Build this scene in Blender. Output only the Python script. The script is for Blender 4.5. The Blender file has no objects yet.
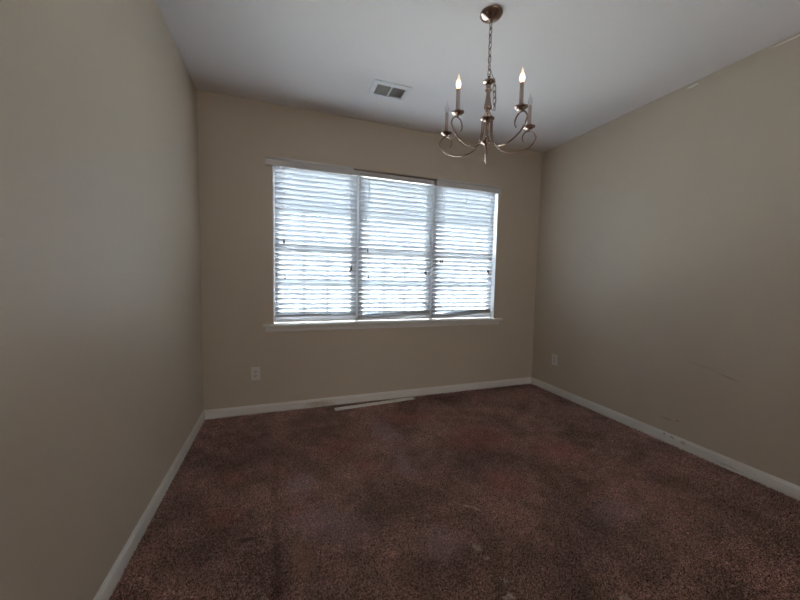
import bpy, bmesh, math, random
from mathutils import Vector, Matrix
random.seed(7)
PI = math.pi
SC = bpy.context.scene
COL = SC.collection

# ------------------------------------------------------------------ camera
W, H, YB = 3.512, 2.74, -4.55          # room: x 0..W, y YB..0 (window wall at y = 0), z 0..H
cam_d = bpy.data.cameras.new('camera'); cam = bpy.data.objects.new('camera', cam_d); COL.objects.link(cam)
cam_d.sensor_width = 36.0; cam_d.lens = 329.01 * 36.0 / 800.0; cam_d.clip_start = 0.02; cam_d.clip_end = 400
rx = Vector((0.94167043, -0.33591945, 0.02036972)); up = Vector((0.00379699, 0.07112865, 0.99745992)); fw = Vector((0.33651506, 0.93920117, -0.06825523))
cam.matrix_world = Matrix(((rx.x, up.x, -fw.x, 0.6467159), (rx.y, up.y, -fw.y, -3.17565113), (rx.z, up.z, -fw.z, 1.25509291), (0, 0, 0, 1)))
SC.camera = cam

# ------------------------------------------------------------------ world, sun, daylight, added fill, exposure
wd = bpy.data.worlds.new('sky'); SC.world = wd; wd.use_nodes = True
nt = wd.node_tree; nt.nodes.clear()
wo = nt.nodes.new('ShaderNodeOutputWorld'); wb = nt.nodes.new('ShaderNodeBackground')
wb.inputs[0].default_value = (0.74, 0.83, 1.0, 1); wb.inputs[1].default_value = 26.0
nt.links.new(wb.outputs[0], wo.inputs[0])
sun_d = bpy.data.lights.new('sun', 'SUN'); sun_d.energy = 30.0; sun_d.angle = math.radians(0.6); sun_d.color = (1.0, 0.95, 0.86)
sun = bpy.data.objects.new('sun', sun_d); COL.objects.link(sun)
sun.rotation_euler = Vector((0.55, 0.62, -1.0)).to_track_quat('-Z', 'Y').to_euler()

def area_light(name, loc, direction, sx, sy, energy, color, portal=False):
    d = bpy.data.lights.new(name, 'AREA'); d.shape = 'RECTANGLE'; d.size = sx; d.size_y = sy
    d.energy = energy; d.color = color
    if portal: d.cycles.is_portal = True
    o = bpy.data.objects.new(name, d); COL.objects.link(o); o.location = loc
    o.rotation_euler = Vector(direction).to_track_quat('-Z', 'Z').to_euler()
    return o
# daylight coming in at the window, plus an unseen fill light added behind the camera
area_light('window_daylight', (1.75, 0.40, 1.55), (0, -1, 0), 2.5, 1.5, 1.0, (1, 1, 1), portal=True)
area_light('foyer_fill', (1.9, -7.3, 1.3), (0, 1, 0.0), 3.2, 2.2, 32.0, (1.0, 0.965, 0.93))

vs = SC.view_settings
vs.view_transform = 'Standard'; vs.look = 'None'; vs.gamma = 1.0; vs.use_curve_mapping = False
vs.exposure = 0.47

# ------------------------------------------------------------------ helpers
def props(o, label=None, cat=None, group=None, kind=None):
    if label: o['label'] = label
    if cat: o['category'] = cat
    if group: o['group'] = group
    if kind: o['kind'] = kind
    return o
def thing(name, label, cat, loc=(0, 0, 0), rot=(0, 0, 0), group=None):
    o = bpy.data.objects.new(name, None); COL.objects.link(o); o.empty_display_size = 0.05
    o.location = loc; o.rotation_euler = rot
    return props(o, label, cat, group)
def obj(name, bm, mat, parent=None, smooth=False, bevel=0.0, seg=2, label=None):
    me = bpy.data.meshes.new(name)
    bmesh.ops.recalc_face_normals(bm, faces=bm.faces)
    bm.to_mesh(me); bm.free()
    if mat: me.materials.append(mat)
    if smooth:
        for p in me.polygons: p.use_smooth = True
    o = bpy.data.objects.new(name, me); COL.objects.link(o)
    if parent: o.parent = parent
    if bevel:
        m = o.modifiers.new('bevel', 'BEVEL'); m.width = bevel; m.segments = seg; m.limit_method = 'ANGLE'; m.angle_limit = math.radians(40)
    if label: o['label'] = label
    return o
def struct(name, bm, mat, **k):
    o = obj(name, bm, mat, **k); o['kind'] = 'structure'; return o
def add_box(bm, x0, x1, y0, y1, z0, z1, mtx=None):
    vs_ = [bm.verts.new(Vector((x, y, z))) for z in (z0, z1) for y in (y0, y1) for x in (x0, x1)]
    for f in ((0, 2, 3, 1), (4, 5, 7, 6), (0, 1, 5, 4), (2, 6, 7, 3), (0, 4, 6, 2), (1, 3, 7, 5)):
        bm.faces.new([vs_[i] for i in f])
    if mtx is not None: bmesh.ops.transform(bm, matrix=mtx, verts=vs_)
    return vs_
def box(*a, **k):
    bm = bmesh.new(); add_box(bm, *a, **k); return bm
def add_prism(bm, prof, axis, t0, t1, miter0=0.0, miter1=0.0):
    """prof: list of (a, b); extruded along axis ('x': a=y b=z, 'y': a=x b=z). miter shifts the end by miter*a."""
    def P(a, b, t, m): 
        return Vector((t + m * a, a, b)) if axis == 'x' else Vector((a, t + m * a, b))
    A = [bm.verts.new(P(a, b, t0, miter0)) for a, b in prof]; B = [bm.verts.new(P(a, b, t1, miter1)) for a, b in prof]
    n = len(prof)
    bm.faces.new(A); bm.faces.new(B[::-1])
    for i in range(n): bm.faces.new((A[i], B[i], B[(i + 1) % n], A[(i + 1) % n]))
def add_lathe(bm, prof, seg=24, c=(0, 0, 0), axis=(0, 0, 1)):
    q = Vector((0, 0, 1)).rotation_difference(Vector(axis)); rings = []
    for r, z in prof:
        if r < 1e-6: rings.append([bm.verts.new(Vector(c) + q @ Vector((0, 0, z)))]); continue
        rings.append([bm.verts.new(Vector(c) + q @ Vector((r * math.cos(2 * PI * i / seg), r * math.sin(2 * PI * i / seg), z))) for i in range(seg)])
    for a, b in zip(rings, rings[1:]):
        for i in range(seg):
            j = (i + 1) % seg
            if len(a) == 1 and len(b) == 1: continue
            if len(a) == 1: bm.faces.new((a[0], b[j], b[i]))
            elif len(b) == 1: bm.faces.new((a[i], a[j], b[0]))
            else: bm.faces.new((a[i], a[j], b[j], b[i]))
    for ring in (rings[0], rings[-1]):
        if len(ring) > 1:
            try: bm.faces.new(ring)
            except ValueError: pass
def add_tube(bm, pts, rad, seg=8, closed=False):
    pts = [Vector(p) for p in pts]; n = len(pts)
    R = rad if isinstance(rad, (list, tuple)) else [rad] * n
    prev = None; rings = []
    for i, p in enumerate(pts):
        if closed: t = (pts[(i + 1) % n] - pts[i - 1]).normalized()
        else: t = (pts[min(i + 1, n - 1)] - pts[max(i - 1, 0)]).normalized()
        if prev is None:
            u = t.orthogonal().normalized()
        else:
            u = (prev - t * prev.dot(t)).normalized()
        prev = u; v = t.cross(u)
        rings.append([bm.verts.new(p + (u * math.cos(2 * PI * k / seg) + v * math.sin(2 * PI * k / seg)) * R[i]) for k in range(seg)])
    rr = rings + ([rings[0]] if closed else [])
    for a, b in zip(rr, rr[1:]):
        for k in range(seg): bm.faces.new((a[k], a[(k + 1) % seg], b[(k + 1) % seg], b[k]))
    if not closed:
        bm.faces.new(rings[0][::-1]); bm.faces.new(rings[-1])
def smooth_path(ctrl, n=8):
    P = [Vector(c) for c in ctrl]; P = [2 * P[0] - P[1]] + P + [2 * P[-1] - P[-2]]; out = []
    for i in range(1, len(P) - 2):
        for k in range(n):
            t = k / n; a, b, c, d = P[i - 1:i + 3]
            out.append(0.5 * ((2 * b) + (c - a) * t + (2 * a - 5 * b + 4 * c - d) * t * t + (-a + 3 * b - 3 * c + d) * t ** 3))
    out.append(P[-2]); return out

# ------------------------------------------------------------------ materials
class M:
    def __init__(s, name, color=(0.8, 0.8, 0.8), rough=0.6, metal=0.0, spec=0.5):
        s.m = bpy.data.materials.new(name); s.m.use_nodes = True; s.t = s.m.node_tree
        s.b = s.t.nodes['Principled BSDF']; s.out = s.t.nodes['Material Output']
        s.b.inputs['Base Color'].default_value = (*color, 1); s.b.inputs['Roughness'].default_value = rough
        s.b.inputs['Metallic'].default_value = metal; s.b.inputs['Specular IOR Level'].default_value = spec
    def n(s, kind, **k):
        nd = s.t.nodes.new(kind)
        for a, b in k.items():
            if a in nd.inputs: nd.inputs[a].default_value = b
            else: setattr(nd, a, b)
        return nd
    def l(s, a, b): s.t.links.new(a, b)
    def coord(s, scale=(1, 1, 1), loc=(0, 0, 0)):
        tc = s.n('ShaderNodeTexCoord'); mp = s.n('ShaderNodeMapping'); mp.inputs['Scale'].default_value = scale; mp.inputs['Location'].default_value = loc
        s.l(tc.outputs['Object'], mp.inputs[0]); return mp.outputs[0]
    def noise(s, vec, scale, detail=4, rough=0.55):
        nd = s.n('ShaderNodeTexNoise'); nd.inputs['Scale'].default_value = scale; nd.inputs['Detail'].default_value = detail; nd.inputs['Roughness'].default_value = rough
        s.l(vec, nd.inputs['Vector']); return nd.outputs['Fac']
    def ramp(s, fac, stops):
        r = s.n('ShaderNodeValToRGB'); e = r.color_ramp.elements
        while len(e) < len(stops): e.new(0.5)
        for el, (p, c) in zip(e, stops): el.position = p; el.color = (*c, 1) if len(c) == 3 else c
        s.l(fac, r.inputs[0]); return r.outputs[0]
    def mix(s, fac, a, b, mode='MIX'):
        m = s.n('ShaderNodeMix', data_type='RGBA', blend_type=mode)
        for sock, v in ((m.inputs[0], fac), (m.inputs[6], a), (m.inputs[7], b)):
            if isinstance(v, (int, float)): sock.default_value = v
            elif isinstance(v, tuple): sock.default_value = (*v, 1)
            else: s.l(v, sock)
        return m.outputs[2]
    def math(s, op, a, b=None, c=None):
        m = s.n('ShaderNodeMath', operation=op)
        for i, v in enumerate((a, b, c)):
            if v is None: continue
            if isinstance(v, (int, float)): m.inputs[i].default_value = v
            else: s.l(v, m.inputs[i])
        return m.outputs[0]
    def bump(s, h, strength=0.3, dist=0.002):
        b = s.n('ShaderNodeBump'); b.inputs['Strength'].default_value = strength; b.inputs['Distance'].default_value = dist
        s.l(h, b.inputs['Height']); s.l(b.outputs[0], s.b.inputs['Normal'])
    def blob(s, vec, c, radii, soft=0.5, rot=0.0, warp=0.0, wscale=30):
        """1 inside an ellipsoid at c, 0 outside, in object coordinates"""
        if warp:
            nz = s.n('ShaderNodeTexNoise'); nz.inputs['Scale'].default_value = wscale; nz.inputs['Detail'].default_value = 3; s.l(vec, nz.inputs['Vector'])
            sb = s.n('ShaderNodeVectorMath', operation='SUBTRACT'); sb.inputs[1].default_value = (0.5, 0.5, 0.5); s.l(nz.outputs['Color'], sb.inputs[0])
            scl = s.n('ShaderNodeVectorMath', operation='SCALE'); scl.inputs['Scale'].default_value = warp; s.l(sb.outputs[0], scl.inputs[0])
            ad = s.n('ShaderNodeVectorMath', operation='ADD'); s.l(vec, ad.inputs[0]); s.l(scl.outputs[0], ad.inputs[1]); vec = ad.outputs[0]
        sub = s.n('ShaderNodeVectorMath', operation='SUBTRACT'); sub.inputs[1].default_value = c; s.l(vec, sub.inputs[0])
        src = sub.outputs[0]
        if rot:
            vr = s.n('ShaderNodeVectorRotate'); vr.rotation_type = rot[0]; vr.inputs['Angle'].default_value = rot[1]; s.l(src, vr.inputs['Vector']); src = vr.outputs[0]
        dv = s.n('ShaderNodeVectorMath', operation='DIVIDE'); dv.inputs[1].default_value = radii; s.l(src, dv.inputs[0])
        ln = s.n('ShaderNodeVectorMath', operation='LENGTH'); s.l(dv.outputs[0], ln.inputs[0])
        mr = s.n('ShaderNodeMapRange', interpolation_type='SMOOTHSTEP'); mr.inputs['From Min'].default_value = 1 - soft; mr.inputs['From Max'].default_value = 1.0
        mr.inputs['To Min'].default_value = 1; mr.inputs['To Max'].default_value = 0; s.l(ln.outputs['Value'], mr.inputs['Value'])
        return mr.outputs[0]

WALL = (0.60, 0.522, 0.418)
def wall_material(name, marks=()):
    m = M(name, WALL, 0.50, spec=0.35); v = m.coord()
    base = m.mix(m.noise(v, 1.3, 3), tuple(c * 0.95 for c in WALL), tuple(min(1, c * 1.05) for c in WALL))
    for (c, radii, col, fac, soft, rot, warp) in marks:
        f = m.math('MULTIPLY', m.blob(v, c, radii, soft, rot, warp), fac); base = m.mix(f, base, col)
    m.l(base, m.b.inputs['Base Color'])
    m.bump(m.noise(v, 120, 4, 0.6), 0.25, 0.0015)
    return m.m
wall_m = wall_material('painted_drywall')
RX = 'X_AXIS'
wall_right_m = wall_material('painted_drywall_scuffed', [
    ((W, -1.505, 2.712), (0.05, 0.045, 0.008), (0.86, 0.84, 0.79), 0.9, 0.3, 0, 0.012),
    ((W, -2.02, 2.722), (0.05, 0.115, 0.006), (0.86, 0.84, 0.79), 0.85, 0.3, 0, 0.008),
    ((W, -1.86, 0.618), (0.05, 0.085, 0.007), (0.22, 0.21, 0.18), 0.5, 0.8, (RX, -0.25), 0.01),
    ((W, -1.72, 0.655), (0.05, 0.13, 0.007), (0.30, 0.27, 0.22), 0.3, 0.9, (RX, -0.15), 0.02),
    ((W, -1.50, 0.180), (0.05, 0.075, 0.008), (0.20, 0.17, 0.13), 0.45, 0.9, 0, 0.02),
    ((W, -1.575, 0.193), (0.05, 0.018, 0.008), (0.16, 0.13, 0.10), 0.5, 0.8, 0, 0.01)])
cm = M('ceiling_paint', (0.82, 0.787, 0.775), 0.8, spec=0.2); cv = cm.coord(); cm.bump(cm.noise(cv, 140, 4, 0.6), 0.3, 0.0015); ceil_m = cm.m
def trim_material(name, marks=()):
    m = M(name, (0.80, 0.78, 0.73), 0.38, spec=0.4); v = m.coord()
    base = m.mix(m.noise(v, 6, 4), (0.77, 0.75, 0.70), (0.83, 0.81, 0.77))
    for (c, radii, col, fac, soft, rot, warp) in marks:
        base = m.mix(m.math('MULTIPLY', m.blob(v, c, radii, soft, rot, warp), fac), base, col)
    m.l(base, m.b.inputs['Base Color']); return m.m
trim_m = trim_material('trim_paint')
trim_back_m = trim_material('trim_paint_stained', [((0.98, -0.01, 0.03), (0.20, 0.05, 0.035), (0.42, 0.28, 0.13), 0.55, 0.9, 0, 0.04)])
trim_right_m = trim_material('trim_paint_scuffed', [
    ((W, -1.555, 0.055), (0.05, 0.022, 0.010), (0.20, 0.15, 0.11), 0.5, 0.6, 0, 0.02), ((W, -1.50, 0.060), (0.05, 0.012, 0.007), (0.15, 0.10, 0.07), 0.7, 0.6, 0, 0.01),
    ((W, -1.63, 0.05), (0.05, 0.03, 0.02), (0.35, 0.27, 0.20), 0.5, 0.9, 0, 0.03), ((W, -1.90, 0.02), (0.05, 0.12, 0.014), (0.33, 0.26, 0.2), 0.45, 0.9, 0, 0.03)])

# carpet
k = M('carpet_pile', (0.1, 0.06, 0.05), 1.0, spec=0.05); v = k.coord()
f1 = k.noise(v, 210, 2, 0.6); f2 = k.noise(v, 100, 3, 0.6)
tuft = k.math('ADD', k.math('MULTIPLY', f1, 0.6), k.math('MULTIPLY', f2, 0.4))
tuft2 = k.ramp(tuft, [(0.40, (0.45, 0.45, 0.45)), (0.60, (1, 1, 1))])
CD, CL = (0.075, 0.040, 0.034), (0.87, 0.58, 0.50)
c0 = k.ramp(tuft, [(0.40, CD), (0.49, (0.36, 0.218, 0.192)), (0.60, CL)])
big = k.ramp(k.noise(v, 2.1, 4, 0.6), [(0.36, (0.70, 0.70, 0.68)), (0.50, (0.98, 0.97, 0.96)), (0.64, (1.22, 1.18, 1.16))])
c0 = k.mix(1.0, c0, big, 'MULTIPLY')
med = k.ramp(k.noise(v, 9, 3, 0.6), [(0.35, (0.84, 0.84, 0.83)), (0.65, (1.14, 1.14, 1.15))])
c0 = k.mix(1.0, c0, med, 'MULTIPLY')
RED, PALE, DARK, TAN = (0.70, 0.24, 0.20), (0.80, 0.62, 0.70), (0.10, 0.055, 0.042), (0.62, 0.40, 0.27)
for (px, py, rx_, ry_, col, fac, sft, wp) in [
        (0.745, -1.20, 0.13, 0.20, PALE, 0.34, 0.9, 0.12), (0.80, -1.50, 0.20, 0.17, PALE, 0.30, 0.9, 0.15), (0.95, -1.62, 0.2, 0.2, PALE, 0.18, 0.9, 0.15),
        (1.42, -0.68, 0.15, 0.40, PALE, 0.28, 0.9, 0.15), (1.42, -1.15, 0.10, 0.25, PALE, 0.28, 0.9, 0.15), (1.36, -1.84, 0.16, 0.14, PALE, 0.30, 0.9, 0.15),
        (2.10, -1.00, 0.38, 0.30, RED, 0.34, 0.9, 0.2), (1.70, -0.50, 0.35, 0.20, RED, 0.30, 0.9, 0.2), (1.03, -0.80, 0.25, 0.20, RED, 0.28, 0.9, 0.15), (1.18, -1.12, 0.10, 0.22, RED, 0.24, 0.9, 0.1),
        (0.35, -0.98, 0.12, 0.12, RED, 0.26, 0.9, 0.1), (0.36, -1.34, 0.14, 0.10, RED, 0.25, 0.9, 0.1), (0.70, -1.42, 0.06, 0.10, RED, 0.24, 0.9, 0.1), (2.58, -1.35, 0.30, 0.25, RED, 0.28, 0.9, 0.2), (1.95, -1.55, 0.20, 0.2, RED, 0.3, 0.9, 0.2),
        (0.60, -1.00, 0.040, 0.35, DARK, 0.25, 0.9, 0.04), (0.618, -1.72, 0.036, 0.42, DARK, 0.55, 0.95, 0.05), (2.40, -1.72, 0.24, 0.11, DARK, 0.40, 0.9, 0.2), (1.15, -1.45, 0.10, 0.35, DARK, 0.28, 0.9, 0.2),
        (0.475, -1.546, 0.045, 0.022, DARK, 0.75, 0.9, 0.06), (1.25, -1.95, 0.30, 0.16, DARK, 0.30, 0.9, 0.2), (1.5, -1.5, 0.2, 0.12, DARK, 0.25, 0.9, 0.2), (0.95, -0.50, 0.25, 0.10, DARK, 0.25, 0.9, 0.1),
        (0.72, -1.75, 0.07, 0.25, TAN, 0.40, 0.9, 0.1), (2.37, -1.95, 0.25, 0.12, PALE, 0.22, 0.9, 0.15)]:
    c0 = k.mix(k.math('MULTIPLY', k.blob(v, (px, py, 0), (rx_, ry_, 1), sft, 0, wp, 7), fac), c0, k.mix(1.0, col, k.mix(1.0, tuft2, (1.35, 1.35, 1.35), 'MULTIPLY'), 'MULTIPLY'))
# dried white paint dabs on the pile
spk = k.ramp(k.noise(v, 90, 2, 0.5), [(0.36, (0, 0, 0)), (0.50, (1, 1, 1))])
for (px, py, rx_, ry_, rot, fc) in [(1.610, -1.662, 0.022, 0.009, 0.5, 0.9), (1.645, -1.700, 0.030, 0.008, 0.9, 0.95), (1.284, -1.653, 0.016, 0.004, -0.5, 0.8), (1.66, -1.74, 0.02, 0.006, 0.2, 0.4),
        (1.505, -1.925, 0.022, 0.030, 0, 0.5), (1.515, -1.985, 0.014, 0.022, 0, 0.45), (1.647, -1.982, 0.008, 0.007, 0, 0.5), (1.53, -2.115, 0.03, 0.008, 0.8, 0.5), (1.49, -2.175, 0.030, 0.016, 0, 0.6), (1.93, -2.33, 0.025, 0.02, 0.3, 0.5)]:
    fb = k.math('MULTIPLY', k.blob(v, (px, py, 0), (rx_, ry_, 1), 0.4, ('Z_AXIS', rot), 0.03, 60), fc)
    c0 = k.mix(k.math('MULTIPLY', fb, spk), c0, (1.0, 0.90, 0.80))
k.l(c0, k.b.inputs['Base Color']); k.b.inputs['Sheen Weight'].default_value = 0.15; k.b.inputs['Sheen Roughness'].default_value = 0.6
k.bump(tuft, 0.5, 0.003); carpet_m = k.m

slat = M('blind_slat_white', (0.58, 0.585, 0.59), 0.45, spec=0.3)
tr = slat.n('ShaderNodeBsdfTranslucent'); tr.inputs[0].default_value = (0.80, 0.84, 0.88, 1)
mx = slat.n('ShaderNodeMixShader'); mx.inputs[0].default_value = 0.24
slat.l(slat.b.outputs[0], mx.inputs[1]); slat.l(tr.outputs[0], mx.inputs[2]); slat.l(mx.outputs[0], slat.out.inputs[0]); slat_m = slat.m
rail_m = M('blind_rail_white', (0.60, 0.60, 0.61), 0.45).m
valance_m = M('valance_white', (0.66, 0.645, 0.635), 0.4).m
vinyl_m = M('window_vinyl_white', (0.82, 0.83, 0.84), 0.35).m
cord_m = M('cord_offwhite', (0.55, 0.54, 0.50), 0.8).m
lampcord_m = M('lamp_cord_brown', (0.20, 0.17, 0.15), 0.5).m
tassel_m = M('tassel_dark_wood', (0.05, 0.04, 0.035), 0.5).m
plate_m = M('outlet_plate_white', (0.74, 0.72, 0.68), 0.35).m
recept_m = M('receptacle_white', (0.62, 0.60, 0.56), 0.35).m
slot_m = M('slot_dark', (0.02, 0.02, 0.02), 0.6).m
screw_m = M('screw_steel', (0.6, 0.6, 0.6), 0.35, 1.0).m
g = M('window_glass'); g.t.nodes.remove(g.b)
tb = g.n('ShaderNodeBsdfTransparent'); tb.inputs[0].default_value = (0.93, 0.96, 0.96, 1); gb = g.n('ShaderNodeBsdfGlossy'); gb.inputs['Roughness'].default_value = 0.02
fr = g.n('ShaderNodeFresnel'); fr.inputs[0].default_value = 1.45; gx = g.n('ShaderNodeMixShader')
g.l(fr.outputs[0], gx.inputs[0]); g.l(tb.outputs[0], gx.inputs[1]); g.l(gb.outputs[0], gx.inputs[2]); g.l(gx.outputs[0], g.out.inputs[0]); glass_m = g.m
nk = M('brushed_nickel', (0.38, 0.285, 0.24), 0.22, 1.0); nv = nk.coord(); nk.l(nk.ramp(nk.noise(nv, 40, 3), [(0.3, (0.17, 0.17, 0.17)), (0.7, (0.30, 0.30, 0.30))]), nk.b.inputs['Roughness']); nickel_m = nk.m
sleeve_m = M('candle_sleeve_cream', (0.50, 0.41, 0.37), 0.5).m
bulb = M('flame_bulb_lit'); bulb.b.inputs['Emission Color'].default_value = (1.0, 0.60, 0.30, 1); bulb.b.inputs['Emission Strength'].default_value = 3.2
bulb.b.inputs['Base Color'].default_value = (1, 0.9, 0.8, 1); bulb_lit_m = bulb.m
tipm = M('flame_bulb_lit_tip'); tipm.b.inputs['Emission Color'].default_value = (1.0, 0.50, 0.28, 1); tipm.b.inputs['Emission Strength'].default_value = 1.3; bulb_tip_m = tipm.m
bg = M('flame_bulb_clear', (0.95, 0.95, 0.95), 0.05); bg.b.inputs['Transmission Weight'].default_value = 0.0
tb = bg.n('ShaderNodeBsdfTransparent'); tb.inputs[0].default_value = (0.93, 0.93, 0.93, 1); gb = bg.n('ShaderNodeBsdfGlossy'); gb.inputs['Roughness'].default_value = 0.05
lw = bg.n('ShaderNodeLayerWeight'); lw.inputs[0].default_value = 0.35; gx = bg.n('ShaderNodeMixShader')
bg.l(lw.outputs['Facing'], gx.inputs[0]); bg.l(tb.outputs[0], gx.inputs[1]); bg.l(gb.outputs[0], gx.inputs[2]); bg.l(gx.outputs[0], bg.out.inputs[0]); bulb_clear_m = bg.m
grille_m = M('vent_metal_white', (0.80, 0.80, 0.80), 0.4).m
duct_m = M('duct_dark', (0.035, 0.03, 0.026), 0.7).m
mesh_m = M('vent_core_grey', (0.48, 0.45, 0.41), 0.5).m

# ------------------------------------------------------------------ room shell
T = 0.14
OX0, OX1, OZ0, OZ1 = 0.566, 2.935, 0.790, 2.283     # window opening
floor = struct('floor', box(-T, W + T, -7.6, T, -0.12, -0.008), carpet_m)
# the cut pile: short bent tufts over the part of the floor the camera can see
import numpy as np
rng = np.random.default_rng(3)
step = 0.0062; gx, gy = np.meshgrid(np.arange(0.003, W - 0.003, step), np.arange(-2.95, -0.003, step))
gx = gx.ravel() + rng.uniform(-.5, .5, gx.size) * step; gy = gy.ravel() + rng.uniform(-.5, .5, gy.size) * step; n_ = gx.size
lean = 2.2 * np.sin(gx * 2.3 + 1.5 * np.sin(gy * 3.1)) + 1.8 * np.sin(gy * 4.7 + 2.0 * np.sin(gx * 1.9)) + rng.normal(0, 0.9, n_)
amt = np.abs(rng.normal(0.0035, 0.0022, n_)); hh = rng.uniform(0.008, 0.0125, n_); az = rng.uniform(0, 2 * PI, n_); wdt = rng.uniform(0.0014, 0.0024, n_)
cx_, sx_ = np.cos(az) * wdt, np.sin(az) * wdt; lx, ly = np.cos(lean) * amt, np.sin(lean) * amt
V = np.empty((n_, 5, 3), dtype=np.float32)
for q_, (sg, f_, h_) in enumerate(((-1, 0, 0), (1, 0, 0), (-1.15, .45, .62), (1.15, .45, .62), (0, 1, 1))):
    V[:, q_, 0] = gx + sg * cx_ + f_ * lx; V[:, q_, 1] = gy + sg * sx_ + f_ * ly; V[:, q_, 2] = -0.008 + h_ * hh
V[:, :, 0] = np.clip(V[:, :, 0], 0.001, W - 0.001); V[:, :, 1] = np.clip(V[:, :, 1], -3.0, -0.001)
b_ = (np.arange(n_) * 5)[:, None]
loops = np.concatenate([b_ + np.array([0, 1, 3, 2]), b_ + np.array([2, 3, 4])], axis=1).ravel().astype(np.int32)
me = bpy.data.meshes.new('carpet_pile'); me.vertices.add(n_ * 5); me.vertices.foreach_set('co', V.ravel())
me.loops.add(len(loops)); me.loops.foreach_set('vertex_index', loops)
st_ = np.stack([np.arange(n_) * 7, np.arange(n_) * 7 + 4], axis=1).ravel().astype(np.int32)
me.polygons.add(n_ * 2); me.polygons.foreach_set('loop_start', st_); me.update(calc_edges=True); me.validate()
me.materials.append(carpet_m)
pile = bpy.data.objects.new('carpet_pile', me); COL.objects.link(pile)
props(pile, 'worn brown carpet pile with pale and reddish stains, covering the floor', 'carpet', kind='stuff')
struct('ceiling', box(-T, W + T, YB - 3.05, T, H, H + 0.12), ceil_m)
struct('wall_left', box(-T, 0, YB - 3.05, T, 0, H), wall_m)
struct('wall_right', box(W, W + T, YB - 3.05, T, 0, H), wall_right_m)
bm = bmesh.new()
add_box(bm, 0, OX0, 0, T, 0, H); add_box(bm, OX1, W, 0, T, 0, H); add_box(bm, OX0, OX1, 0, T, 0, OZ0); add_box(bm, OX0, OX1, 0, T, OZ1, H)
struct('wall_back', bm, wall_m)
bm = bmesh.new(); DX0, DX1, DZ = 0.70, 2.90, 2.30   # cased opening to the foyer behind the camera
add_box(bm, 0, DX0, YB - T, YB, 0, H); add_box(bm, DX1, W, YB - T, YB, 0, H); add_box(bm, DX0, DX1, YB - T, YB, DZ, H)
struct('wall_front', bm, wall_m)
struct('wall_foyer', box(0, W, YB - 3.05, YB - 2.9, 0, H), wall_m)

# baseboards: flat board with an eased cap
BB = [(0, -0.008), (0.0135, -0.008), (0.0135, 0.056), (0.011, 0.062), (0.0065, 0.067), (0.005, 0.073), (0, 0.075)]
bm = bmesh.new(); add_prism(bm, [(-a, b) for a, b in BB], 'x', 0.0, W, -1, 1); struct('baseboard_back', bm, trim_back_m)
bm = bmesh.new(); add_prism(bm, [(a, b) for a, b in BB], 'y', YB, 0, 0, -1); struct('baseboard_left', bm, trim_m)
bm = bmesh.new(); add_prism(bm, [(-a, b) for a, b in BB], 'y', YB, 0, 0, 1)
bmesh.ops.translate(bm, vec=(W, 0, 0), verts=bm.verts); 
struct('baseboard_right', bm, trim_right_m)

# sill (stool) and apron
bm = bmesh.new()
st = [(0.075, 0.790), (-0.040, 0.790), (-0.0455, 0.794), (-0.047, 0.800), (-0.0455, 0.806), (-0.040, 0.810), (0.075, 0.810)]
add_prism(bm, st, 'x', OX0, OX1)
add_prism(bm, [(0.0, 0.790)] + st[1:6] + [(0.0, 0.810)], 'x', 0.482, OX0); add_prism(bm, [(0.0, 0.790)] + st[1:6] + [(0.0, 0.810)], 'x', OX1, 3.022)
struct('trim_1', bm, trim_m)
bm = bmesh.new()
ap = [(0, 0.738), (-0.010, 0.738), (-0.014, 0.745), (-0.016, 0.765), (-0.022, 0.778), (-0.026, 0.790), (0, 0.790)]
add_prism(bm, ap, 'x', 0.500, 3.000); struct('trim_2', bm, trim_m)

# ------------------------------------------------------------------ windows (three units mulled together)
units = [(0.575, 1.330), (1.365, 2.140), (2.185, 2.927)]
WZ0, WZ1 = 0.812, 2.275; ZM = 1.515
for i, (a, b) in enumerate(units):
    bm = bmesh.new(); fwid = 0.020
    add_box(bm, a, a + fwid, 0.070, 0.135, WZ0, WZ1); add_box(bm, b - fwid, b, 0.070, 0.135, WZ0, WZ1)
    add_box(bm, a + fwid, b - fwid, 0.070, 0.135, WZ0, WZ0 + 0.03); add_box(bm, a + fwid, b - fwid, 0.070, 0.135, WZ1 - 0.03, WZ1)
    wn = struct('window_%d' % (i + 1), bm, vinyl_m, bevel=0.002)
    x0, x1 = a + fwid, b - fwid
    for nm, z0, z1, y0, y1 in (('lower_sash', WZ0 + 0.03, ZM + 0.016, 0.074, 0.100), ('upper_sash', ZM - 0.016, WZ1 - 0.03, 0.103, 0.129)):
        bm = bmesh.new(); s_ = 0.026
        add_box(bm, x0, x0 + s_, y0, y1, z0, z1); add_box(bm, x1 - s_, x1, y0, y1, z0, z1)
        add_box(bm, x0 + s_, x1 - s_, y0, y1, z0, z0 + s_); add_box(bm, x0 + s_, x1 - s_, y0, y1, z1 - s_, z1)
        sh = obj(nm, bm, vinyl_m, wn, bevel=0.002)
        gx0, gx1, gz0, gz1 = x0 + s_, x1 - s_, z0 + s_, z1 - s_; ym = (y0 + y1) / 2
        obj('pane', box(gx0 - .004, gx1 + .004, ym - 0.002, ym + 0.002, gz0 - .004, gz1 + .004), glass_m, sh)
        bm = bmesh.new()
        for q in (1, 2):
            gx = gx0 + (gx1 - gx0) * q / 3; add_box(bm, gx - 0.012, gx + 0.012, ym + 0.003, ym + 0.010, gz0, gz1)
        zc = (gz0 + gz1) / 2; add_box(bm, gx0, gx1, ym + 0.0032, ym + 0.0098, zc - 0.009, zc + 0.009)
        obj('muntin_grid', bm, vinyl_m, sh)
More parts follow.
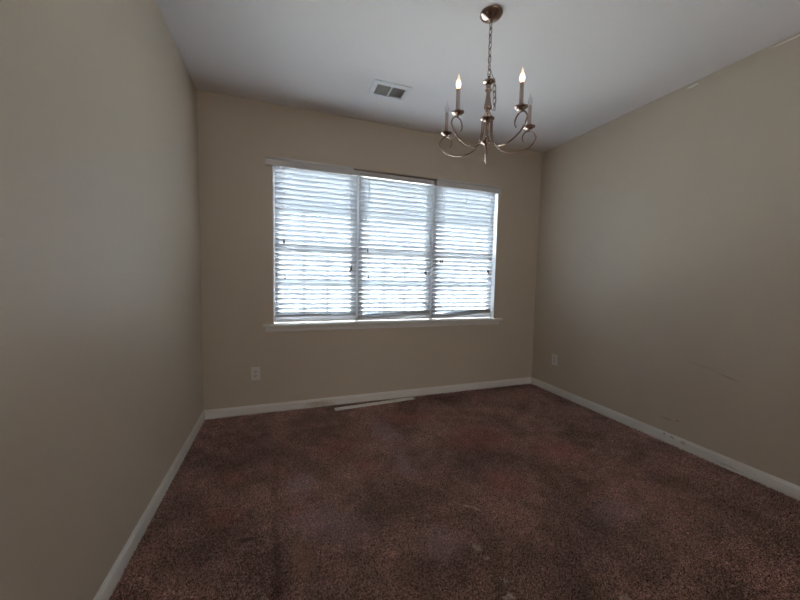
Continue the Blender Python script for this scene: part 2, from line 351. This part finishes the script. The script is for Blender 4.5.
# mullion covers between the units and jamb liners
bm = bmesh.new()
for a, b in ((1.330, 1.365), (2.140, 2.185)): add_box(bm, a, b, 0.060, 0.135, WZ0, WZ1)
struct('trim_3', bm, vinyl_m)
bm = bmesh.new(); add_box(bm, OX0, 0.575, 0.001, 0.135, 0.810, OZ1 - .008); add_box(bm, 2.927, OX1, 0.001, 0.135, 0.810, OZ1 - .008); add_box(bm, OX0, OX1, 0.0585, 0.069, 2.232, OZ1); add_box(bm, OX0, OX1, 0.069, 0.135, OZ1 - .008, OZ1)  # includes an added head block that stops light above the head rails
struct('trim_4', bm, vinyl_m)

# ------------------------------------------------------------------ blinds
PITCH, TILT = 0.0447, math.radians(47)
def slat_section(yc, zc, tilt, depth=0.050, th=0.0028, crown=0.0022):
    pts = []; n = 4
    for sgn in (1, -1):
        for i in range(n + 1):
            u = (i / n * 2 - 1) * sgn; a = u * depth / 2; b = crown * (1 - u * u) + sgn * th / 2
            # outer edge (+y) low, room edge (-y) high
            pts.append((yc + a * math.cos(tilt) + b * math.sin(tilt), zc - a * math.sin(tilt) + b * math.cos(tilt)))
    return pts
def blind(x0, x1, zbl, zbr, label, valance, tassels, ladders, head_back):
    yc = 0.030; t = thing('window_blind', label, 'blind', ((x0 + x1) / 2, yc, 0.81)); O = Vector(t.location)
    def put(name, bm, m, parent=t, **kk):
        bmesh.ops.translate(bm, vec=-O, verts=bm.verts); return obj(name, bm, m, parent, **kk)
    # head rail
    zh0, zh1 = 2.222, 2.262
    put('headrail', box(x0 + .002, x1 - .002, yc - .027, yc + .027, zh0, zh1), valance_m, bevel=0.002)
    # slats, fanned over the distance between head rail and bottom rail
    ztop = 2.196; n = int(round((ztop - (min(zbl, zbr) + 0.035)) / PITCH)) + 1
    bm = bmesh.new()
    for i in range(n):
        z = ztop - i * PITCH
        f = max(0.0, (i - (n - 5)) / 4.0)                    # the lowest slats follow the slope of the bottom rail
        zl = z; zr = z
        low = max(zbl, zbr) + 0.030
        if zl < zbl + 0.026: zl = zbl + 0.026
        if zr < zbr + 0.026: zr = zbr + 0.026
        jl, jr = random.uniform(-.0003, .0003), random.uniform(-.0003, .0003)
        tl = TILT + random.uniform(-.006, .006)
        A = slat_section(yc, zl + jl, tl); B = slat_section(yc, zr + jr, tl)
        e0 = random.uniform(0, .004); va = [bm.verts.new((x0 + .003 + e0, p[0], p[1])) for p in A]; vb = [bm.verts.new((x1 - .003 - e0, p[0], p[1])) for p in B]
        m_ = len(va); bm.faces.new(va); bm.faces.new(vb[::-1])
        for j in range(m_): bm.faces.new((va[j], vb[j], vb[(j + 1) % m_], va[(j + 1) % m_]))
    put('slats', bm, slat_m)
    bm = bmesh.new(); vs_ = add_box(bm, x0 + .002, x1 - .002, yc - .025, yc + .025, -0.009, 0.009)
    for vv in vs_: vv.co.z += zbl + 0.009 if vv.co.x < (x0 + x1) / 2 else zbr + 0.009
    put('bottom_rail', bm, rail_m, bevel=0.004)
    for lx in ladders:
        bm = bmesh.new()
        hw = 0.0255 * math.cos(TILT)
        for yy in (yc - hw - .0012, yc + hw + .0012): add_tube(bm, [(lx, yy, zh0 + .002), (lx, yy, (zbl + zbr) / 2 + .012)], 0.0009, 5)
        put('ladder_cord', bm, cord_m)
    for cx_, z0, dx in tassels:
        bm = bmesh.new(); yf = yc - 0.034
        add_tube(bm, [(cx_, yc - .024, zh0 + .004), (cx_, yf, zh0 - 0.012), (cx_, yf, z0 + .02)], 0.0011, 5)
        cd = put('pull_cord', bm, cord_m)
        bm = bmesh.new(); add_lathe(bm, [(0.0, .021), (0.0035, .020), (0.0045, .010), (0.0075, -.008), (0.0085, -.016), (0.0070, -.020), (0, -.020)], 12, (cx_, yf, z0))
        put('tassel', bm, tassel_m, cd, smooth=True)
    if valance:
        vx0, vx1 = valance; bm = bmesh.new(); vf = -0.018
        vp = [(vf + .008, 2.208), (vf - .001, 2.208), (vf - .004, 2.213), (vf - .004, 2.222), (vf, 2.228), (vf, 2.262), (vf - .005, 2.268), (vf - .009, 2.276), (vf - .009, 2.284), (vf + .008, 2.284)]
        add_prism(bm, vp, 'x', vx0, vx1)
        put('valance', bm, valance_m)
    # mounting brackets at both ends of the head rail
    for e in (x0 - .0015, x1 + .0015):
        bm = box(min(e, e + (.003 if e < x0 else -.003)), max(e, e + (.003 if e < x0 else -.003)), yc - .029, yc + .029, zh0 - .002, zh1 + .003)
        put('bracket', bm, valance_m)
    return t
blind(0.580, 1.336, 0.872, 0.870, 'left of the three white blinds, with a valance and level bottom rail', (0.512, 1.283),
      [(0.662, 1.562, 0), (0.672, 1.238, 0), (1.262, 1.318, 0), (1.276, 1.336, 0)], (0.69, 0.955, 1.22), 0)
blind(1.349, 2.139, 0.836, 0.866, 'middle white blind missing its valance, bare head rail showing', None,
      [(1.438, 1.518, 0), (1.446, 1.253, 0), (2.055, 1.318, 0), (2.068, 1.308, 0)], (1.46, 1.74, 2.02), 0)
blind(2.153, 2.905, 0.828, 0.872, 'right of the three white blinds, valance above, bottom rail tilting up to the right', (2.157, 2.948),
      [(2.235, 1.439, 0), (2.258, 1.439, 0), (2.825, 1.343, 0), (2.838, 1.336, 0)], (2.27, 2.53, 2.79), 0)

# ------------------------------------------------------------------ loose valance strip on the carpet
strip_m = M('strip_white', (0.90, 0.87, 0.84), 0.28, spec=0.6).m
sp = box(-0.415, 0.415, -0.033, 0.033, 0.0, 0.006)
o = obj('valance_strip', sp, strip_m, bevel=0.002)
o.location = (1.518, -0.112, 0.004); o.rotation_euler = (0, 0, math.atan2(0.062, 0.83))
props(o, 'loose white blind valance strip lying on the carpet below the window', 'valance strip')

# ------------------------------------------------------------------ electrical outlets
def outlet(loc, rz, label):
    t = thing('electrical_outlet', label, 'outlet', loc, (0, 0, rz), 'wall outlets')
    bm = bmesh.new(); add_box(bm, -0.036, 0.036, -0.0055, 0, -0.0585, 0.0585); obj('cover_plate', bm, plate_m, t, bevel=0.0025)
    for s in (1, -1):
        bm = bmesh.new(); add_lathe(bm, [(0.0168, 0), (0.0168, 0.0018), (0.0160, 0.0024), (0, 0.0024)], 24, (0, -0.0052, s * 0.0195), (0, -1, 0))
        for vv in bm.verts: vv.co.z = s * 0.0195 + max(-.0138, min(.0138, vv.co.z - s * 0.0195))
        r = obj('receptacle', bm, recept_m, t)
        for sx in (-1, 1):
            obj('slot', box(sx * .0063 - .0011, sx * .0063 + .0011, -.0081, -.0070, s * .0195 - .001, s * .0195 + .007), slot_m, r)
        bm = bmesh.new(); add_lathe(bm, [(0.0024, 0), (0.0024, 0.0008), (0, 0.0008)], 10, (0, -0.0073, s * .0195 - .0078), (0, -1, 0)); obj('ground_hole', bm, slot_m, r)
    bm = bmesh.new(); add_lathe(bm, [(0.0034, 0), (0.0030, 0.0012), (0, 0.0014)], 12, (0, -0.0050, 0), (0, -1, 0)); obj('screw', bm, screw_m, t, smooth=True)
outlet((0.416, 0, 0.365), 0, 'white wall outlet on the window wall, low near the left corner')
outlet((W, -0.348, 0.373), -PI / 2, 'white wall outlet on the right wall, low near the far corner')

# ------------------------------------------------------------------ ceiling air vent
VX, VY = 1.458, -0.568
t = thing('ceiling_vent', 'white rectangular air vent with two dark louvred openings on the ceiling', 'vent', (VX, VY, H))
hx, hy, ix, iy = 0.150, 0.104, 0.116, 0.070
bm = bmesh.new()
def ring_face(bm, o_, i_, zo, zi, zt):
    """sloped picture-frame flange: outer edge zo, inner edge zi, back at zt"""
    O_ = [(-o_[0], -o_[1]), (o_[0], -o_[1]), (o_[0], o_[1]), (-o_[0], o_[1])]; I_ = [(-i_[0], -i_[1]), (i_[0], -i_[1]), (i_[0], i_[1]), (-i_[0], i_[1])]
    a = [bm.verts.new((*p, zt)) for p in O_]; b = [bm.verts.new((*p, zo)) for p in O_]; c = [bm.verts.new((*p, zi)) for p in I_]; d = [bm.verts.new((*p, zt)) for p in I_]
    for r0, r1 in ((a, b), (b, c), (c, d), (d, a)):
        for i in range(4): j = (i + 1) % 4; bm.faces.new((r0[i], r0[j], r1[j], r1[i]))
ring_face(bm, (hx, hy), (ix, iy), -0.006, -0.012, -0.0003)
obj('frame', bm, grille_m, t)
obj('duct', box(-ix - .002, ix + .002, -iy - .002, iy + .002, -0.0012, -0.0002), duct_m, t)
obj('divider_bar', box(-0.006, 0.006, -iy, iy, -0.012, -0.003), grille_m, t)
for s in (-1, 1):
    xa, xb = (-ix, -0.006) if s < 0 else (0.006, ix); bm = bmesh.new(); n = 9
    for i in range(n):
        xc = xa + (xb - xa) * (i + .5) / n; add_box(bm, -0.0007, 0.0007, -iy, iy, -0.0045, 0.0045, Matrix.Translation((xc, 0, -0.0075)) @ Matrix.Rotation(s * 0.7, 4, 'Y'))
    obj('louvre_set', bm, mesh_m, t)
    bm = bmesh.new()
    for i in range(7):
        yc = -iy + 2 * iy * (i + .5) / 7; add_box(bm, xa, xb, yc - .0008, yc + .0008, -0.0030, -0.0016)
    obj('cross_bars', bm, mesh_m, t)
for s in (-1, 1):
    bm = bmesh.new(); add_lathe(bm, [(0.0035, 0), (0.003, 0.0015), (0, 0.002)], 10, (s * (ix + .016), 0, -0.0075), (0, 0, -1)); obj('screw', bm, screw_m, t, smooth=True)

# ------------------------------------------------------------------ chandelier
CX, CY = 1.756, -1.500
ch = thing('chandelier', 'five-arm brushed nickel chandelier with candle bulbs, hanging from the ceiling', 'chandelier', (CX, CY, H))
ZO = -H
def L(z): return z + ZO
bm = bmesh.new(); add_lathe(bm, [(0.063, 0), (0.063, -0.004), (0.060, -0.009), (0.048, -0.018), (0.028, -0.026), (0.012, -0.030), (0.010, -0.036), (0.006, -0.040), (0, -0.040)], 40)
obj('canopy', bm, nickel_m, ch, smooth=True)
def link_pts(c, hl, hw, ang, lean=(0, 0)):
    pts = []; n = 18
    for i in range(n):
        a = 2 * PI * i / n; x = hw * math.cos(a); z = hl * math.sin(a) * 1.0
        z = max(-hl, min(hl, z * 1.12)); pts.append(Vector(c) + Vector((x * math.cos(ang) + lean[0] * z, x * math.sin(ang) + lean[1] * z, z)))
    return pts
bm = bmesh.new(); z = -0.040; zend = L(2.405); n = 8; step = (abs(zend) - 0.040) / n
for i in range(n):
    add_tube(bm, link_pts((0, 0, z - step * (i + .5)), step * .60, 0.0095, i * PI / 2 + 0.3), 0.0022, 6, closed=True)
obj('chain', bm, nickel_m, ch, smooth=True)
bm = bmesh.new(); pts = [(0.004 * math.sin(i * 1.3), 0.004 * math.cos(i * 1.3), -0.038 + (zend + 0.03 + 0.038) * i / 30) for i in range(31)]
add_tube(bm, pts, 0.0016, 6)
add_tube(bm, smooth_path([(0, 0, L(2.47)), (0.016, -0.002, L(2.425)), (0.034, -0.004, L(2.385)), (0.044, -0.006, L(2.34)), (0.046, -0.006, L(2.28)), (0.038, -0.004, L(2.235)), (0.028, -0.004, L(2.222)), (0.020, -0.003, L(2.24))], 6), 0.0019, 6)
obj('cord', bm, lampcord_m, ch, smooth=True)
bm = bmesh.new()    # spare chain hanging down beside the column
for i in range(5):
    add_tube(bm, link_pts((0.028 + 0.002 * i, -0.014, L(2.370) - 0.033 * i), 0.0205, 0.0090, i * PI / 2 + .5), 0.0021, 6, closed=True)
obj('spare_chain', bm, nickel_m, ch, smooth=True)
bm = bmesh.new(); add_lathe(bm, [(0, 0.027), (0.005, .027), (0.006, 0.010), (0.010, 0.006), (0.028, 0.002), (0.033, -0.003), (0.031, -0.006), (0.018, -0.010), (0.010, -0.014), (0, -0.014)], 32, (0, 0, L(2.378)))
add_tube(bm, [Vector((0.009 * math.cos(a), 0, L(2.408) + 0.009 * math.sin(a))) for a in [2 * PI * i / 16 for i in range(16)]], 0.0018, 6, closed=True)
obj('top_cap', bm, nickel_m, ch, smooth=True)
col = [(0, 2.366), (0.012, 2.366), (0.011, 2.345), (0.009, 2.338), (0.015, 2.332), (0.015, 2.326), (0.009, 2.320), (0.010, 2.300), (0.014, 2.265), (0.018, 2.240), (0.018, 2.228), (0.012, 2.220), (0.009, 2.214), (0.013, 2.208),
       (0.018, 2.200), (0.024, 2.188), (0.038, 2.174), (0.040, 2.168), (0.036, 2.164), (0.020, 2.164), (0.010, 2.160), (0.0085, 2.10), (0.0085, 2.075), (0.012, 2.070), (0.013, 2.055), (0.008, 2.045), (0.0055, 2.035), (0.0045, 1.990), (0.0030, 1.925), (0, 1.915)]
bm = bmesh.new(); add_lathe(bm, [(r * (1.22 if z > 2.21 else 1.0), L(z)) for r, z in col], 32); obj('column', bm, nickel_m, ch, smooth=True)
R0, ZC = 0.251, 2.122
for kk in range(5):
    ang = math.radians((58, 130, 199, 277, 346)[kk]); rise = (0.016, 0.016, 0.0, 0.0, 0.018)[kk] / 0.251; er = Vector((math.cos(ang), math.sin(ang), 0))
    lc = Vector((0.251, 0, 2.053)); lr = 0.044
    path = [(0.030, 2.166), (0.030, 2.125), (0.034, 2.080), (0.050, 2.035), (0.082, 2.000), (0.123, 1.984), (0.175, 1.982), (0.232, 1.998), (0.270, 2.022)]
    for a in range(0, 231, 20):
        a_ = math.radians(a); rr = lr * (1 - 0.22 * max(0, a - 90) / 140)
        path.append((lc.x + rr * math.cos(a_) , 2.060 + rr * math.sin(a_)))
    pts = smooth_path([er * p[0] + Vector((0, 0, L(p[1]) + rise * (p[0] - 0.03))) for p in path], 4)
    rad = [0.0042 if i < len(pts) - 14 else 0.0042 - 0.002 * (i - (len(pts) - 14)) / 14 for i in range(len(pts))]
    bm = bmesh.new(); add_tube(bm, pts, rad, 8)
    arm = obj('arm', bm, nickel_m, ch, smooth=True)
    c = er * R0 + Vector((0, 0, L(2.104) + rise * (R0 - 0.03)))
    cb = c + Vector((0, 0, 0.012))
    bm = bmesh.new()   # scalloped drip pan on a short stem
    add_lathe(bm, [(0, -0.002), (0.005, -0.002), (0.006, 0.006), (0.010, 0.011), (0.022, 0.013), (0.032, 0.020), (0.0335, 0.024), (0.031, 0.0235), (0.021, 0.017), (0.012, 0.016), (0.0135, 0.030), (0.0150, 0.033), (0.0150, 0.036), (0, 0.036)], 32, c)
    for vv in bm.verts:
        d = vv.co - c; r = math.hypot(d.x, d.y)
        if r > 0.028: vv.co.z += 0.002 * math.cos(6 * math.atan2(d.y, d.x))
    obj('drip_pan', bm, nickel_m, arm, smooth=True)
    bm = bmesh.new(); add_lathe(bm, [(0, .034), (0.0105, 0.034), (0.0105, 0.140), (0.0085, 0.142), (0, .142)], 24, c); obj('candle_sleeve', bm, sleeve_m, arm, smooth=False)
    lit = kk in (2, 3)
    prof = [(0.0065, 0.128), (0.0075, 0.133), (0.0110, 0.140), (0.0132, 0.150), (0.0122, 0.161), (0.0085, 0.172)]
    tip = [(0.0085, 0.172), (0.0052, 0.181), (0.0032, 0.190), (0.0018, 0.199), (0, 0.205)]
    if lit:
        bm = bmesh.new(); add_lathe(bm, [(0, .128)] + prof + [(0, .172)], 20, cb); b_ = obj('bulb', bm, bulb_lit_m, arm, smooth=True, label='lit flame-shaped bulb')
        bm = bmesh.new(); add_lathe(bm, [(0, .172)] + tip, 20, cb); obj('bulb_tip', bm, bulb_tip_m, arm, smooth=True)
    else:
        bm = bmesh.new(); add_lathe(bm, prof + tip[1:], 20, cb); obj('bulb', bm, bulb_clear_m, arm, smooth=True, label='unlit clear flame-shaped bulb')
        bm = bmesh.new(); add_tube(bm, smooth_path([cb + Vector(p) for p in ((-.002, 0, .13), (-.003, 0, .155), (0, .001, .166), (.003, 0, .155), (.002, 0, .13))], 4), 0.0006, 5); obj('filament', bm, screw_m, arm)

# ------------------------------------------------------------------ outside, seen through the blinds
gm = M('outside_grass', (0.30, 0.33, 0.22), 0.95, spec=0.1); gv = gm.coord(); gm.l(gm.mix(gm.noise(gv, 3, 5), (0.38, 0.37, 0.33), (0.50, 0.48, 0.44)), gm.b.inputs['Base Color'])
bm = box(-30, 40, 0.3, 60, -0.6, -0.5); props(obj('lawn', bm, gm.m), kind='structure')
sm = M('house_siding', (0.80, 0.76, 0.68), 0.6)
rm = M('roof_shingle', (0.55, 0.54, 0.53), 0.9); hw_m = M('house_window_glass', (0.05, 0.06, 0.07), 0.15).m
hs = thing('neighbouring_house', 'pale house with a pitched roof seen through the blinds', 'house', (6, 14, -0.5))
bm = bmesh.new(); add_box(bm, -14, 14, 0, 8, 0, 3.2)
for i in range(20): add_box(bm, -14.01, 14.01, -0.02, 0, 0.16 * i, 0.16 * i + 0.145)
obj('wall', bm, sm.m, hs)
bm = bmesh.new(); pr = [(-0.4, 3.2), (-0.4, 3.35), (4, 5.2), (8.4, 3.35), (8.4, 3.2)]; add_prism(bm, pr, 'x', -14.3, 14.3); obj('roof', bm, rm.m, hs)
for wx in (3.5,):
    w_ = obj('window', box(wx - .75, wx + .75, -0.08, 0.02, 0.85, 2.5), vinyl_m, hs)
    obj('pane', box(wx - .66, wx + .66, -0.09, -0.075, 0.93, 1.64), hw_m, w_); obj('pane', box(wx - .66, wx + .66, -0.09, -0.075, 1.71, 2.42), hw_m, w_)
